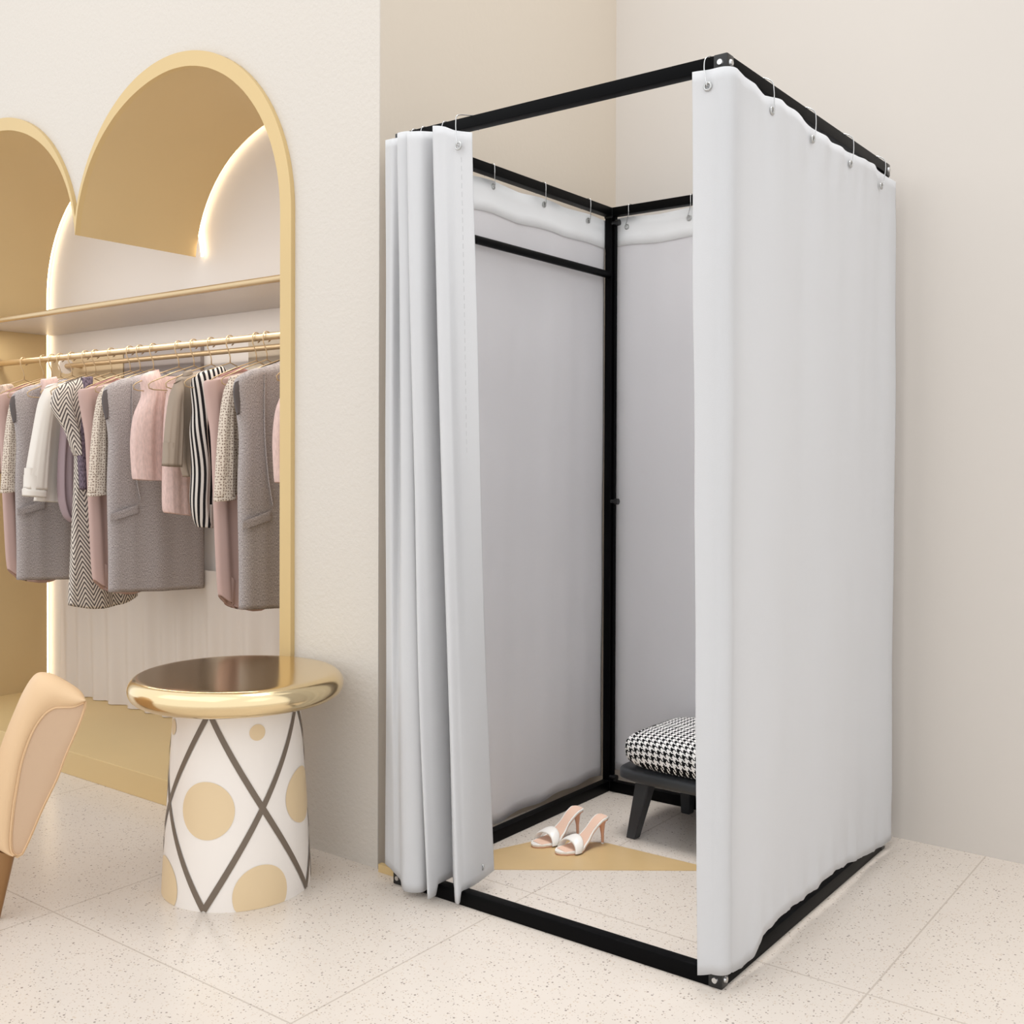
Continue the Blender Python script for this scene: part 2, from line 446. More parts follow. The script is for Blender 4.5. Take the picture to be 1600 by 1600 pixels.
# rails
RY, RZ = 2.42, 1.552
x0, x1 = CX2-RI+.002, CX1+RI-.002
r = thing('clothes_rail', 'gold clothes rail spanning the arches and carrying all the hangers', 'clothes rail', (CX1, RY, RZ))
b = bmesh.new(); tube(b, [(x0-CX1, 0, 0), (x1-CX1, 0, 0)], .0125, 16); obj('tube', b, M['brass'], r, True)
b = bmesh.new(); tube(b, [(x1-CX1-.008, 0, 0), (x1-CX1, 0, 0)], .024, 24); obj('flange', b, M['brass'], r, True)
b = bmesh.new(); tube(b, [(x0-CX1, 0, 0), (x0-CX1+.008, 0, 0)], .024, 24); obj('flange', b, M['brass'], r, True)
pA, pB = at(104, 572, 1, 2.6), at(452, 543, 1, 2.6)  # second rail modelled in place of the clothes rail's mirror image
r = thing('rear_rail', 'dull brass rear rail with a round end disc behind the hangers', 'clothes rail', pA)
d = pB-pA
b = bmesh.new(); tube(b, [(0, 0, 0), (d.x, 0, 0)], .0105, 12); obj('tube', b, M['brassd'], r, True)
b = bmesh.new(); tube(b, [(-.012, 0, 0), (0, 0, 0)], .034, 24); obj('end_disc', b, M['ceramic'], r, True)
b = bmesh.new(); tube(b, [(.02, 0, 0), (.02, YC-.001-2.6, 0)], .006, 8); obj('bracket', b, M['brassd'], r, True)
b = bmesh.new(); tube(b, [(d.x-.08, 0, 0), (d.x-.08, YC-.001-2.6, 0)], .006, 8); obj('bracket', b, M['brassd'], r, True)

# ------------------------------------------------------------------ garments
def shell(name, X, rows, th, m, parent, folds=0, sag=0, n=20, amp=.006, seed=0, lining=.02, flare=1.0, ring=48):
    """rows: [(left_px, left_py, right_px, right_py)] top to bottom, in the vertical plane x=X; world rows interpolated; an open-hemmed soft body"""
    P = []
    for lx, ly, rx, ry in rows:
        a = at(lx, ly, 0, X); c = at(rx, ry, 0, X); P.append((a.y, a.z, c.y, c.z))
    Q = catmull(P, max(3, n//max(1, len(P)-1)))
    R, U = [], []; N = len(Q); rnd = random.Random(seed); ph = [rnd.uniform(0, 6) for _ in range(4)]
    def row(q, s, shrink=1.0, dz=0):
        y0, z0, y1, z1 = q; w = (y1-y0)/2; c = (y0+y1)/2
        out, uv = [], []
        for k in range(ring):
            a = 2*PI*k/ring
            cs, sn = math.cos(a), math.sin(a)
            e = abs(cs)**.9*math.copysign(1, cs)
            t = th*(.35+.65*sm(s*4))*(1+(flare-1)*s)
            x = t*math.copysign(abs(sn)**.7, sn)*shrink
            f = sm(s*1.5)*amp*folds*(math.sin(7*cs+ph[0]+.5*s)+.6*math.sin(13*cs+ph[1]-s)+.3*math.sin(23*cs+ph[2]))*abs(sn)
            yy = c+w*e*shrink
            zz = (z0+z1)/2+(z1-z0)/2*e - sag*(1-cs*cs)*sm((s-.75)*4) + dz
            out.append(Vector((X+x+f, yy, zz))); uv.append((yy-y0+ (0 if sn > 0 else .3), zz))
        return out, uv
    row0 = row
    def row(*a, **k):
        p, uv = row0(*a, **k); acc = [0.]
        for u_, v_ in zip(p, p[1:]): acc.append(acc[-1]+(v_-u_).length)
        mid = acc[len(acc)//4]
        return p, [(c_-mid, q_[1]) for c_, q_ in zip(acc, uv)]
    for i, q in enumerate(Q):
        a, b_ = row(q, i/(N-1)); R.append(a); U.append(b_)
    if lining:
        a, b_ = row(Q[-1], 1, .93, .004); R.append(a); U.append(b_)
        a, b_ = row(Q[-1], 1, .88, lining*4); R.append(a); U.append(b_)
    me = grid_mesh(name, R, U, closed=True)
    return link(name, me, m, parent)

def garment(name, label, cat, X, group=None):
    return thing(name, label, cat, (0, 0, 0), 0, group)
def rel(o_list, root, loc):
    """move the thing's origin to LOC without moving the geometry"""
    root.location = loc
    for o in o_list:
        if o.data.users == 1: o.data.transform(Matrix.Translation(-Vector(loc)))

# --- three sets of pink dress, knit top and grey tweed vest dress
def pink_dress(X, dx, label, full=True):
    g = garment('pink_dress', label, 'dress', X, 'long dusty pink dresses')
    sh_ = lambda R: [(a+dx, b_+dy, c+dx, d_+dy) for a, b_, c, d_ in R]
    dy = PY(X)
    body = shell('body', X, sh_([(150, 600, 178, 590), (135, 607, 200, 596), (123, 612, 222, 602), (128, 650, 226, 640), (134, 690, 228, 690), (138, 780, 236, 770), (143, 880, 243, 870), (146, 906, 242, 905)]), .028, M['pink'], g, folds=1.2, sag=.055, n=40, amp=.007, seed=int(-X*10))
    yoke = shell('neck_facing', X+.004, sh_([(152, 598, 178, 589), (144, 603, 190, 593)]), .012, M['pinkin'], g, n=6, lining=0)
    rel([body, yoke], g, (X, RY, 1.40)); return g
def knit_top(X, dx, label):
    g = garment('knit_top', label, 'knit top', X, 'cream knitted tops')
    dy = PY(X)
    sh_ = lambda R: [(a+dx, b_+dy, c+dx, d_+dy) for a, b_, c, d_ in R]
    body = shell('body', X, sh_([(172, 601, 200, 592), (160, 606, 214, 598), (160, 640, 290, 630), (162, 700, 290, 690), (164, 768, 290, 758)]), .016, M['knit'], g, folds=.4, n=26)
    sl = shell('sleeve', X+.012, sh_([(160, 606, 172, 601), (153, 625, 168, 618), (147, 660, 166, 655), (142, 710, 168, 706), (138, 773, 168, 770)]), .02, M['knit'], g, folds=.3, n=24)
    cf = shell('cuff', X+.012, sh_([(137.5, 770, 168.5, 767), (138, 776, 168.5, 773)]), .023, M['knit'], g, n=4)
    rel([body, sl, cf], g, (X, RY, 1.40)); return g
def tweed_vest(X, dx, label):
    g = garment('tweed_vest', label, 'vest', X, 'long grey tweed vests')
    dy = PY(X)
    sh_ = lambda R: [(a+dx, b_+dy, c+dx, d_+dy) for a, b_, c, d_ in R]
    body = shell('body', X, sh_([(200, 590, 232, 580), (180, 596, 262, 582), (162, 612, 290, 594), (166, 650, 292, 640), (170, 690, 303, 684), (168, 760, 312, 752), (170, 860, 317, 850), (170, 925, 317, 918)]), .034, M['tweed'], g, folds=.9, sag=.002, n=44, seed=3, amp=.006)
    lap = shell('armhole_facing', X+.010, sh_([(161, 612, 170, 606), (159, 624, 171, 618), (161, 640, 170, 636), (165, 656, 168, 654)]), .005, M['facing'], g, n=12)
    sm_ = shell('front_seam', X+.0335, sh_([(206, 600, 208, 599), (206, 680, 208, 680), (212, 745, 214, 744), (219, 782, 221, 781)]), .0025, M['tweed'], g, n=16, lining=0)
    pk = shell('pocket_flap', X+.033, sh_([(172, 803, 216, 788), (171, 815, 217, 801)]), .004, M['tweed'], g, n=4, lining=0)
    rel([body, lap, pk, sm_], g, (X, RY, 1.40)); return g
# vertical picture drift of a copy along the rail (perspective only)
_ref = at(241, 600, 0, -3.5)
def _pp(P):
    d = np.array([P[0], P[1], P[2]-CAM_H]); return 800+F_PX*(d@RT)/(d@FW), 800+SHIFT_PX-F_PX*(d@UP)/(d@FW)
def PX(X, x0): return _pp((X, 2.3, 1.4))[0]-_pp((x0, 2.3, 1.4))[0]
def PY(X): return 0

def moved_set(Xp, Xk, Xv, tags):
    pass
# The middle set is built, the other two are copies moved along the rail.
pB_ = pink_dress(-3.665, 0, 'dusty pink dress between the herringbone dress and the middle grey vest')
kB_ = knit_top(-3.60, 0, 'cream knitted top with short sleeve tucked beside the middle grey vest')
vB_ = tweed_vest(-3.515, 0, 'grey tweed vest with the short rose vest hanging right in front of it')
def copy_thing(o, dx, label):
    c = o.copy(); COL.objects.link(c); c.location = o.location + Vector((dx, 0, 0)); c['label'] = label
    for ch in o.children:
        k = ch.copy(); COL.objects.link(k); k.parent = c
    return c
copy_thing(pB_, -.62, 'dusty pink dress cut by the picture edge, leftmost of the three')
copy_thing(kB_, -.62, 'cream knitted top at the picture edge, leftmost of the three')
copy_thing(vB_, -.64, 'grey tweed vest partly behind the white blouse')
copy_thing(pB_, .74, 'dusty pink dress between the striped blouse and the last grey vest')
copy_thing(kB_, .73, 'cream knitted top with short sleeve nearest the arch post')
copy_thing(vB_, .735, 'grey tweed vest nearest the gold arch post')

# rose short vests
def rose_vest(X, label, s=1):
    g = garment('rose_vest', label, 'vest', X, 'short rose sleeveless vests')
    body = shell('body', X, [(236, 580, 247, 577), (222, 590, 250, 592), (224, 618, 254, 612), (211, 650, 258, 645), (206, 690, 260, 690), (208, 735, 259, 735), (210, 749, 258, 751)], .034, M['rose'], g, folds=.5, n=30, sag=.002, seed=5)
    bk = shell('back_strap', X-.03, [(250, 588, 276, 588), (252, 612, 272, 608), (254, 640, 268, 636)], .012, M['rose'], g, n=8)
    rel([body, bk], g, (X, RY, 1.40)); return g
rv = rose_vest(-3.36, 'short rose vest hanging in front of the middle grey vest')
copy_thing(rv, .76, 'short rose vest half hidden by the gold arch post')
# rose top tucked behind the white blouse
g = garment('sleeveless_blouse', 'bit of a rose top showing behind the white blouse shoulder', 'top', -4.06)
o = shell('body', -4.07, [(68, 592, 88, 588), (64, 598, 90, 596), (70, 640, 110, 640), (72, 740, 120, 738)], .02, M['rose'], g, n=16)
rel([o], g, (-4.07, RY, 1.4))
# white blouse
g = garment('white_blouse', 'white blouse with wide elbow sleeve beside the herringbone dress', 'blouse', -3.97)
a1 = shell('body', -3.99, [(84, 600, 97, 596), (72, 606, 104, 602), (70, 640, 112, 640), (64, 700, 118, 700), (58, 760, 116, 760), (54, 783, 114, 787)], .03, M['white'], g, folds=1.0, n=26, seed=2)
a2 = shell('sleeve', -3.945, [(70, 607, 90, 598), (62, 630, 84, 628), (54, 670, 78, 670), (45, 720, 74, 722), (38, 764, 72, 766)], .035, M['white'], g, folds=.25, n=26, seed=4)
a3 = shell('cuff', -3.945, [(37, 762, 70, 764), (37.5, 775, 70, 778)], .038, M['white'], g, n=4)
rel([a1, a2, a3], g, (-3.97, RY, 1.4))
# mauve blouse
g = garment('mauve_blouse', 'mauve satin blouse bulging out beneath the herringbone dress yoke', 'blouse', -3.88)
a1 = shell('body', -3.90, [(108, 600, 125, 596), (100, 640, 130, 640), (94, 690, 128, 690), (91, 740, 128, 740), (92, 780, 130, 785), (100, 806, 134, 812), (112, 816, 134, 820)], .03, M['mauve'], g, folds=1.6, n=30, seed=8)
rel([a1], g, (-3.90, RY, 1.4))
# herringbone dress
g = garment('herringbone_dress', 'long black and white herringbone dress with a draped yoke', 'dress', -3.80)
a1 = shell('skirt', -3.80, [(118, 600, 135, 590), (116, 660, 150, 650), (118, 720, 160, 715), (114, 800, 180, 790), (110, 880, 200, 868), (107, 945, 214, 928)], .034, M['herring'], g, folds=1.2, n=40, seed=11, sag=.03)
a2 = shell('yoke', -3.765, [(100, 600, 130, 588), (86, 610, 140, 594), (80, 632, 136, 612), (88, 650, 134, 640), (103, 675, 134, 670), (113, 700, 130, 698), (119, 712, 124, 712)], .026, M['herring'], g, folds=.6, n=30, seed=12)
a3 = shell('lining', -3.752, [(128, 590, 142, 588), (127, 600, 144, 596), (124, 660, 134, 655), (122, 700, 135, 700), (124, 740, 135, 740), (126, 765, 134, 765)], .018, M['purple'], g, n=20)
rel([a1, a2, a3], g, (-3.80, RY, 1.4))
# rose slip under the taupe blouse
g = garment('rose_slip', 'pale rose slip top showing below the taupe blouse sleeve', 'top', -3.27)
a1 = shell('body', -3.27, [(262, 600, 290, 595), (258, 660, 296, 655), (256, 735, 296, 735), (256, 790, 299, 796), (259, 801, 300, 806)], .03, M['rose'], g, folds=.5, n=24, seed=6)
rel([a1], g, (-3.27, RY, 1.4))
# taupe blouse
g = garment('taupe_blouse', 'taupe blouse with elbow sleeves beside the striped blouse', 'blouse', -3.17)
a1 = shell('body', -3.17, [(288, 588, 300, 582), (276, 597, 322, 584), (280, 640, 330, 630), (284, 680, 322, 680), (284, 720, 312, 720), (290, 745, 306, 745)], .026, M['taupe'], g, folds=.8, n=26, seed=9)
a2 = shell('sleeve', -3.145, [(272, 600, 286, 592), (266, 630, 284, 626), (261, 670, 284, 670), (256, 728, 282, 730)], .028, M['taupe'], g, folds=.4, n=22, seed=10)
a3 = shell('collar', -3.165, [(287, 580, 298, 577), (286, 588, 300, 584)], .014, M['taupe'], g, n=4, lining=0)
rel([a1, a2, a3], g, (-3.17, RY, 1.4))
# striped blouse
g = garment('striped_blouse', 'black and white striped sleeveless blouse beside the taupe blouse', 'blouse', -3.06)
a1 = shell('body', -3.065, [(325, 578, 336, 574), (303, 592, 350, 578), (304, 640, 356, 640), (300, 675, 360, 675), (302, 730, 366, 730), (300, 780, 364, 780), (304, 808, 360, 808), (312, 824, 350, 826)], .045, M['stripe'], g, folds=1.4, n=40, seed=14)
rel([a1], g, (-3.065, RY, 1.4))
# beige blouse at the picture edge
g = garment('beige_blouse', 'beige printed blouse cut by the picture edge behind the pink dress', 'blouse', -4.5)
a1 = shell('body', -4.44, [(-12, 604, 8, 600), (-30, 612, 22, 606), (-26, 660, 30, 660), (-26, 740, 30, 740)], .025, M['beige'], g, folds=.5, n=20)
rel([a1], g, (-4.44, RY, 1.4))

# hangers
def hanger_mesh():
    b = bmesh.new()
    rr = .0175; hk = []
    for k in range(15):
        a = math.radians(-70+250*k/14); hk.append((0, -rr*math.cos(a)*-1, rr*math.sin(a)))
    hk = [(0, y, z) for _, y, z in hk]
    pts = [(0, hk[-1][1], hk[-1][2])]
    path = hk[::1] + [(0, -.016, -.02), (0, -.004, -.045), (0, 0, -.06), (0, 0, -.078)]
    tube(b, path, .0021, 6)
    W = .19
    fr = [(0, 0, -.078), (0, W*.5, -.112), (0, W-.012, -.148), (0, W, -.158), (0, W-.004, -.170), (0, W-.02, -.174), (0, 0, -.174), (0, -W+.02, -.174), (0, -W+.004, -.170), (0, -W, -.158), (0, -W+.012, -.148), (0, -W*.5, -.112)]
    tube(b, fr, .0021, 6, closed=True)
    return b
HG = 'gold wire hangers on the front rail'
hangs = [(-4.44, 'behind the cropped beige blouse'), (-4.285, 'holding the cropped pink dress'), (-4.22, 'holding the cropped knitted top'), (-4.155, 'holding the grey vest by the white blouse'),
         (-4.07, 'holding the hidden rose top'), (-3.97, 'holding the white blouse'), (-3.90, 'holding the mauve blouse'), (-3.79, 'holding the herringbone dress'),
         (-3.665, 'holding the pink dress beside the herringbone dress'), (-3.60, 'holding the knitted top beside the middle vest'), (-3.515, 'holding the middle grey vest'), (-3.36, 'holding the short rose vest over the grey vest'),
         (-3.27, 'holding the pale rose slip'), (-3.17, 'holding the taupe blouse'), (-3.065, 'holding the striped blouse'), (-2.925, 'holding the pink dress beside the striped blouse'),
         (-2.87, 'holding the knitted top near the arch post'), (-2.78, 'holding the grey vest near the arch post'), (-2.60, 'holding the rose vest by the arch post')]
h0 = None
for X, t in hangs:
    if h0 is None: h0 = obj('clothes_hanger', hanger_mesh(), M['brassd'], smooth=True, sharp=0); h = h0
    else: h = h0.copy(); COL.objects.link(h)
    h.location = (X, RY, RZ); tag(h, 'thin gold wire clothes hanger '+t, 'hanger', HG)

# ------------------------------------------------------------------ round stool
SX, SY = -2.311, 1.850
st = thing('side_stool', 'round stool with gold mushroom top and white base painted with dots and diamonds', 'stool', (SX, SY, 0))
ZT = .498
def rad(z): return .193-(.193-.163)*(z/ZT)**1.15
b = bmesh.new(); lathe(b, [(0, 0)]+[(rad(ZT*k/24), ZT*k/24) for k in range(25)]+[(0, ZT)], 96)
phi0 = math.atan2(-SY, -SX)      # direction towards the camera
def P3(phi, z, off):
    r_ = rad(max(0, min(ZT, z)))+off; a = phi0+phi
    return Vector((r_*math.cos(a), r_*math.sin(a), z))
base = None
def patch_grid(bm, rows, mi):
    vs = [[bm.verts.new(p) for p in r_] for r_ in rows]
    for i in range(len(vs)-1):
        for j in range(len(vs[0])-1):
            f = bm.faces.new((vs[i][j], vs[i][j+1], vs[i+1][j+1], vs[i+1][j])); f.material_index = mi
def dot(phi, z, rr, off=.0012):
    c = P3(phi, z, off); rings = []
    R_ = rad(max(0, min(ZT, z)))
    rings.append(c)
    prev = None
    for q in range(1, 9):
        ring = []
        for k in range(48):
            a = 2*PI*k/48; du = rr*q/8*math.cos(a)/R_; dz = rr*q/8*math.sin(a)
            zz = max(.0005, min(ZT-.001, z+dz)); ring.append(b.verts.new(P3(phi+du, zz, off)))
        if prev is None:
            cv = b.verts.new(P3(phi, max(.0005, z), off))
            for k in range(48): f = b.faces.new((cv, ring[k], ring[(k+1) % 48])); f.material_index = 1
        else:
            for k in range(48): f = b.faces.new((prev[k], ring[k], ring[(k+1) % 48], prev[(k+1) % 48])); f.material_index = 1
        prev = ring
dr = math.radians
for i in range(4):
    dot(dr(-25+90*i), .250, .072); dot(dr(17+90*i), .440, .0205); dot(dr(18+90*i), .035, .073)
def band(p0, p1, wdt=.0075, off=.002):
    (a0, z0), (a1, z1) = p0, p1; n = 40; rows = []
    L0 = math.hypot((a1-a0)*.18, z1-z0); nx, nz = -(z1-z0)/L0, (a1-a0)*.18/L0
    for k in range(n+1):
        t = k/n; a = a0+(a1-a0)*t; z = z0+(z1-z0)*t
        rows.append([P3(a+s_*wdt*nx/.18, max(.0004, min(ZT, z+s_*wdt*nz)), off) for s_ in (-1, 0, 1)])
    patch_grid(b, rows, 2)
for i in range(4):
    a = dr(-25+90*i)
    band((a, ZT-.004), (a+PI/2, .004)); band((a, ZT-.004), (a-PI/2, .004))
# keep outward winding for all patches
obj('base', b, [M['ceramic'], M['dot'], M['line']], st, True, 50)
b = bmesh.new(); prof = [(0, .497), (.19, .497), (.233, .499)]
for k in range(1, 24):
    a = -PI/2+PI*k/24; prof.append((.2465+.0335*math.cos(a), .5325+.0335*math.sin(a)))
prof += [(.235, .5665), (.15, .567), (0, .567)]
lathe(b, prof, 128); obj('top', b, M['goldmetal'], st, True, 60)

# ------------------------------------------------------------------ tan leather chair at the picture edge
def chair():
    D0 = 2.62
    base_d = D0
    def P(px, py, dep):
        d = FW + RT*(px-800)/F_PX - UP*(py-800-SHIFT_PX)/F_PX
        return Vector(np.array([0, 0, CAM_H])+d*dep)
    org = Vector((P(-120, 1400, D0).x, P(-120, 1400, D0).y, 0))
    c = thing('leather_chair', 'tan leather armchair with piped edge and bronze leg at the picture edge', 'armchair', org)
    # true outline of the side shell, in metres on the shell's own plane
    pipe = [(134, 1096), (116, 1104), (98, 1105), (83, 1107), (67, 1119), (51, 1143), (39, 1172), (31, 1200), (26, 1228), (21, 1258), (18, 1285), (16, 1312), (18, 1332), (27, 1339)]
    rim = [(35, 1334), (44, 1316), (54, 1293), (65, 1267), (78, 1240), (90, 1215), (103, 1180), (118, 1146), (127, 1124), (133, 1106)]
    outer = [(135, 1093), (131, 1081), (119, 1069), (88, 1051), (66, 1046), (52, 1052), (36, 1076), (20, 1112), (4, 1152), (-8, 1190), (-16, 1230), (-20, 1275), (-20, 1315), (8, 1336)]
    def dense(L_, n=5): return [tuple(p) for p in catmull(L_, n)]
    ring0 = dense(pipe)+dense(rim)
    oL = dense(outer)+dense(rim)
    n = len(ring0)
    ax = Vector(RT); up = Vector(UP); org_ = P(60, 1200, D0)
    nrm = (org_-Vector((0, 0, CAM_H))).normalized()
    def loc(px, py, dz):
        k = D0/F_PX
        return org_+ax*((px-60)*k)-up*((py-1200)*k)+nrm*dz - org
    cx, cy = 75, 1200
    rows = []
    # flat panel: centre to piping, then a rounded pad out to the outer outline, back round
    def mixr(t): return [((1-t)*a[0]+t*b_[0], (1-t)*a[1]+t*b_[1]) for a, b_ in zip(ring0, oL)]
    def scale(L_, s_): return [(cx+(x-cx)*s_, cy+(y-cy)*s_) for x, y in L_]
    b = bmesh.new()
    vc = b.verts.new(loc(cx, cy, -.003)); prev = None
    for s_ in (.25, .5, .75, .93, .985):
        cur = [b.verts.new(loc(x, y, -.003*(1-s_))) for x, y in scale(ring0, s_)]
        for k in range(n):
            if prev is None: b.faces.new((vc, cur[k], cur[(k+1) % n]))
            else: b.faces.new((prev[k], cur[k], cur[(k+1) % n], prev[(k+1) % n]))
        prev = cur
    obj('side_panel', b, M['leather2'], c, True, 0)
    b = bmesh.new(); prev = None
    prof = [(0, 0, .985), (0, .004, 1.0), (.12, -.008, 1.0), (.35, -.012, 1.0), (.6, -.004, 1.0), (.82, .018, 1.0), (.96, .045, 1.0), (1.0, .08, 1.0), (.97, .115, .99), (.8, .14, .96), (.5, .155, .9)]
    for t, dz, s_ in prof:
        cur = [b.verts.new(loc(x, y, dz)) for x, y in scale(mixr(t), s_)]
        if prev:
            for k in range(n): b.faces.new((prev[k], cur[k], cur[(k+1) % n], prev[(k+1) % n]))
        prev = cur
    b.faces.new(prev)
    obj('side_shell', b, M['leather'], c, True, 0)
    b = bmesh.new(); tube(b, [loc(x, y, -.001) for x, y in ring0], .0028, 8, closed=True); obj('piping', b, M['leather'], c, True)
    b = bmesh.new(); tube(b, [loc(cx+(x-cx)*.955, cy+(y-cy)*.985, -.0015) for x, y in ring0], .0008, 6, closed=True); obj('stitching', b, M['leather'], c, True)
    # seat and far side (outside the picture)
    def blob(name, px0, px1, py0, py1, d0, d1):
        b = bmesh.new()
        A = loc(px0, py1, d0); Bm = loc(px1, py0, d1)
        r_ = bmesh.ops.create_cube(b, size=1)
        for v in b.verts:
            v.co = loc(px0 if v.co.x < 0 else px1, py1 if v.co.z < 0 else py0, d0 if v.co.y < 0 else d1)
        bmesh.ops.bevel(b, geom=b.edges[:], offset=.035, segments=4, affect='EDGES')
        obj(name, b, M['leather'], c, True)
    def hull(name, floor, py0, py1, bev=.03):
        b = bmesh.new()
        lo = [b.verts.new(loc(px, py1, dz)) for px, dz in floor]; hi = [b.verts.new(loc(px, py0, dz)) for px, dz in floor]; m_ = len(floor)
        b.faces.new(lo); b.faces.new(hi[::-1])
        for k in range(m_): b.faces.new((lo[k], hi[k], hi[(k+1) % m_], lo[(k+1) % m_]))
        bmesh.ops.bevel(b, geom=b.edges[:], offset=bev, segments=4, affect='EDGES')
        obj(name, b, M['leather'], c, True)
    hull('seat', [(-520, .0), (-30, .0), (-30, .10), (-250, .50), (-520, .50)], 1215, 1325)
    hull('backrest', [(-590, .50), (-250, .50), (-60, .13), (-22, .13), (-210, .62), (-590, .62)], 1060, 1325)
    hull('side_shell', [(-590, .0), (-525, .0), (-525, .52), (-590, .52)], 1120, 1325)
    for (tx, ty, bxp, dep) in ((10, 1330, -9, .03), (-540, 1322, -560, .05), (-250, 1322, -260, .55), (-540, 1322, -560, .55)):
        top = loc(tx, ty, dep)+org; bot = loc(bxp, 1480, dep)+org; bot.z = 0
        b = bmesh.new(); tube(b, [top-org, bot-org], [.021, .012], 12)
        obj('leg', b, M['leg_wood'], c, True)
    return c
chair()

# ------------------------------------------------------------------ fitting booth frame
FX0, FX1, FY0, FY1, FH = -1.977, -1.018, 2.102, 3.174, 2.0
fr = thing('booth_frame', 'black square tube frame of the free standing fitting booth', 'frame', ((FX0+FX1)/2, (FY0+FY1)/2, 0))
ox, oy = (FX0+FX1)/2, (FY0+FY1)/2
T = .030
def fbox(name, x0, x1, y0, y1, z0, z1, m=M['black'], bev=.003): return obj(name, bx(x0-ox, x1-ox, y0-oy, y1-oy, z0, z1, bev=bev), m, fr, True, 30)
for z in (0, FH-T):
    nm = 'bottom_rail' if z == 0 else 'top_rail'; h = .036 if z == 0 else T; z = z if z == 0 else FH-T
    fbox(nm, FX0+T, FX1-T, FY0, FY0+T, z, z+h); fbox(nm, FX0+T, FX1-T, FY1-T, FY1, z, z+h)
    fbox(nm, FX0, FX0+T, FY0+T, FY1-T, z, z+h); fbox(nm, FX1-T, FX1, FY0+T, FY1-T, z, z+h)
for x in (FX0, FX1-T):
    for y in (FY0, FY1-T):
        fbox('post', x+.001, x+T-.001, y+.001, y+T-.001, 0.001, FH-.001)
        for z0 in (-.0004, FH-.0355):
            j = fbox('corner_joint', x-.0012, x+T+.0012, y-.0012, y+T+.0012, max(0, z0), max(0, z0)+.036, M['blackp'])
        for zc in (.018, FH-.018):
            s_ = -1 if y == FY0 else 1
            yy = y if y == FY0 else y+T
            b = bmesh.new(); tube(b, [(x+T/2-ox, yy+s_*.001-oy, zc), (x+T/2-ox, yy+s_*.0055-oy, zc)], [.0075, .006], 16); obj('corner_bolt', b, M['steel'], fr, True)
            sx_ = -1 if x == FX0 else 1; xx = x if x == FX0 else x+T
            b = bmesh.new(); tube(b, [(xx+sx_*.001-ox, y+T/2-oy, zc), (xx+sx_*.0055-ox, y+T/2-oy, zc)], [.0075, .006], 16); obj('corner_bolt', b, M['steel'], fr, True)
# inner sleeve tube beside the back post and its knobs
b = bmesh.new(); tube(b, [(FX0+T+.005-ox, FY1-T/2-oy, .035), (FX0+T+.005-ox, FY1-T/2-oy, FH-T)], .0065, 10); obj('sleeve_tube', b, M['black'], fr, True)
for z in (.052, .996, 1.944):
    b = bmesh.new(); x = FX0+T+.010-ox; y = FY1-T-.004-oy
    tube(b, [(x-.006, y, z), (x+.008, y, z), (x+.010, y, z), (x+.022, y, z)], [.006, .006, .0105, .0105], 14); obj('knob', b, M['blackp'], fr, True)
# hanging crossbar
b = bmesh.new(); tube(b, [(FX0+T/2-ox, FY0+T/2-oy, 1.772), (FX0+T/2-ox, FY1-T/2-oy, 1.772)], .0125, 16); obj('crossbar', b, M['black'], fr, True)

# ------------------------------------------------------------------ curtains
def eyelet(p, nrm, parent, r=.0075, m=None):
    b = bmesh.new(); n = Vector(nrm).normalized(); a = Vector((0, 0, 1)); t = n.cross(a).normalized(); u = t.cross(n)
    tube(b, [Vector(p)+(t*math.cos(2*PI*k/24)+u*math.sin(2*PI*k/24))*r for k in range(24)], .0026, 8, closed=True)
    o = obj('eyelet', b, M['eyelet'], parent, True, 0)
    return o
def hook(rail, eye, nrm, label, front=None):
    """wire hook over the rail at RAIL (centre of the tube) down to the eyelet EYE"""
    rail, eye = Vector(rail), Vector(eye); n = Vector(nrm)
    b = bmesh.new(); hw = T/2+.004
    out = max(hw, (eye-rail).dot(n)+.005)
    k = n*out
    V = lambda a, z: rail+n*a+Vector((0, 0, z))
    pts = [V(-hw, -.014), V(-hw, 0), V(-hw*.8, .0155), V(0, .0185), V(hw*.85, .0155), V(max(hw, out*.9), .003), V(out, -.017),
           V(out, -.017)*.4+(eye+n*.006)*.6, eye+n*.006+Vector((0, 0, .006)), eye+n*.003, eye-n*.004]
    pts = [Vector(p) for p in catmull([tuple(p) for p in pts], 6)]
    tube(b, pts, .0013, 6)
    o = obj('curtain_hook', b, M['steel'], smooth=True, sharp=0)
    return tag(o, label, 'curtain hook', 'wire hooks holding the booth curtains')

def wavy(rows_pts, seed, amp):
    out = []
    for r_ in rows_pts:
        out.append([p+Vector((noise.noise(p*3+Vector((seed, 0, 0)))*amp, noise.noise(p*3+Vector((0, seed, 5)))*amp, 0)) for p in r_])
    return out

def sheet(name, label, top, bot, m, amp=.004, wr=None, nr=60, thick=.0015, cat='curtain'):
    rows = []
    for i in range(nr+1):
        s_ = i/nr
        r_ = []
        for k, (a, c) in enumerate(zip(top, bot)):
            p = a.lerp(c, s_)
            if wr: p = p+wr(k/(len(top)-1), s_)
            r_.append(p)
        rows.append(r_)
    rows = wavy(rows, hash(name) % 7+len(top) % 5, amp) if amp else rows
    o = link(name, grid_mesh(name, rows), m)
    so = o.modifiers.new('thick', 'SOLIDIFY'); so.thickness = thick; so.offset = 0
    tag(o, label, cat)
    return o, rows

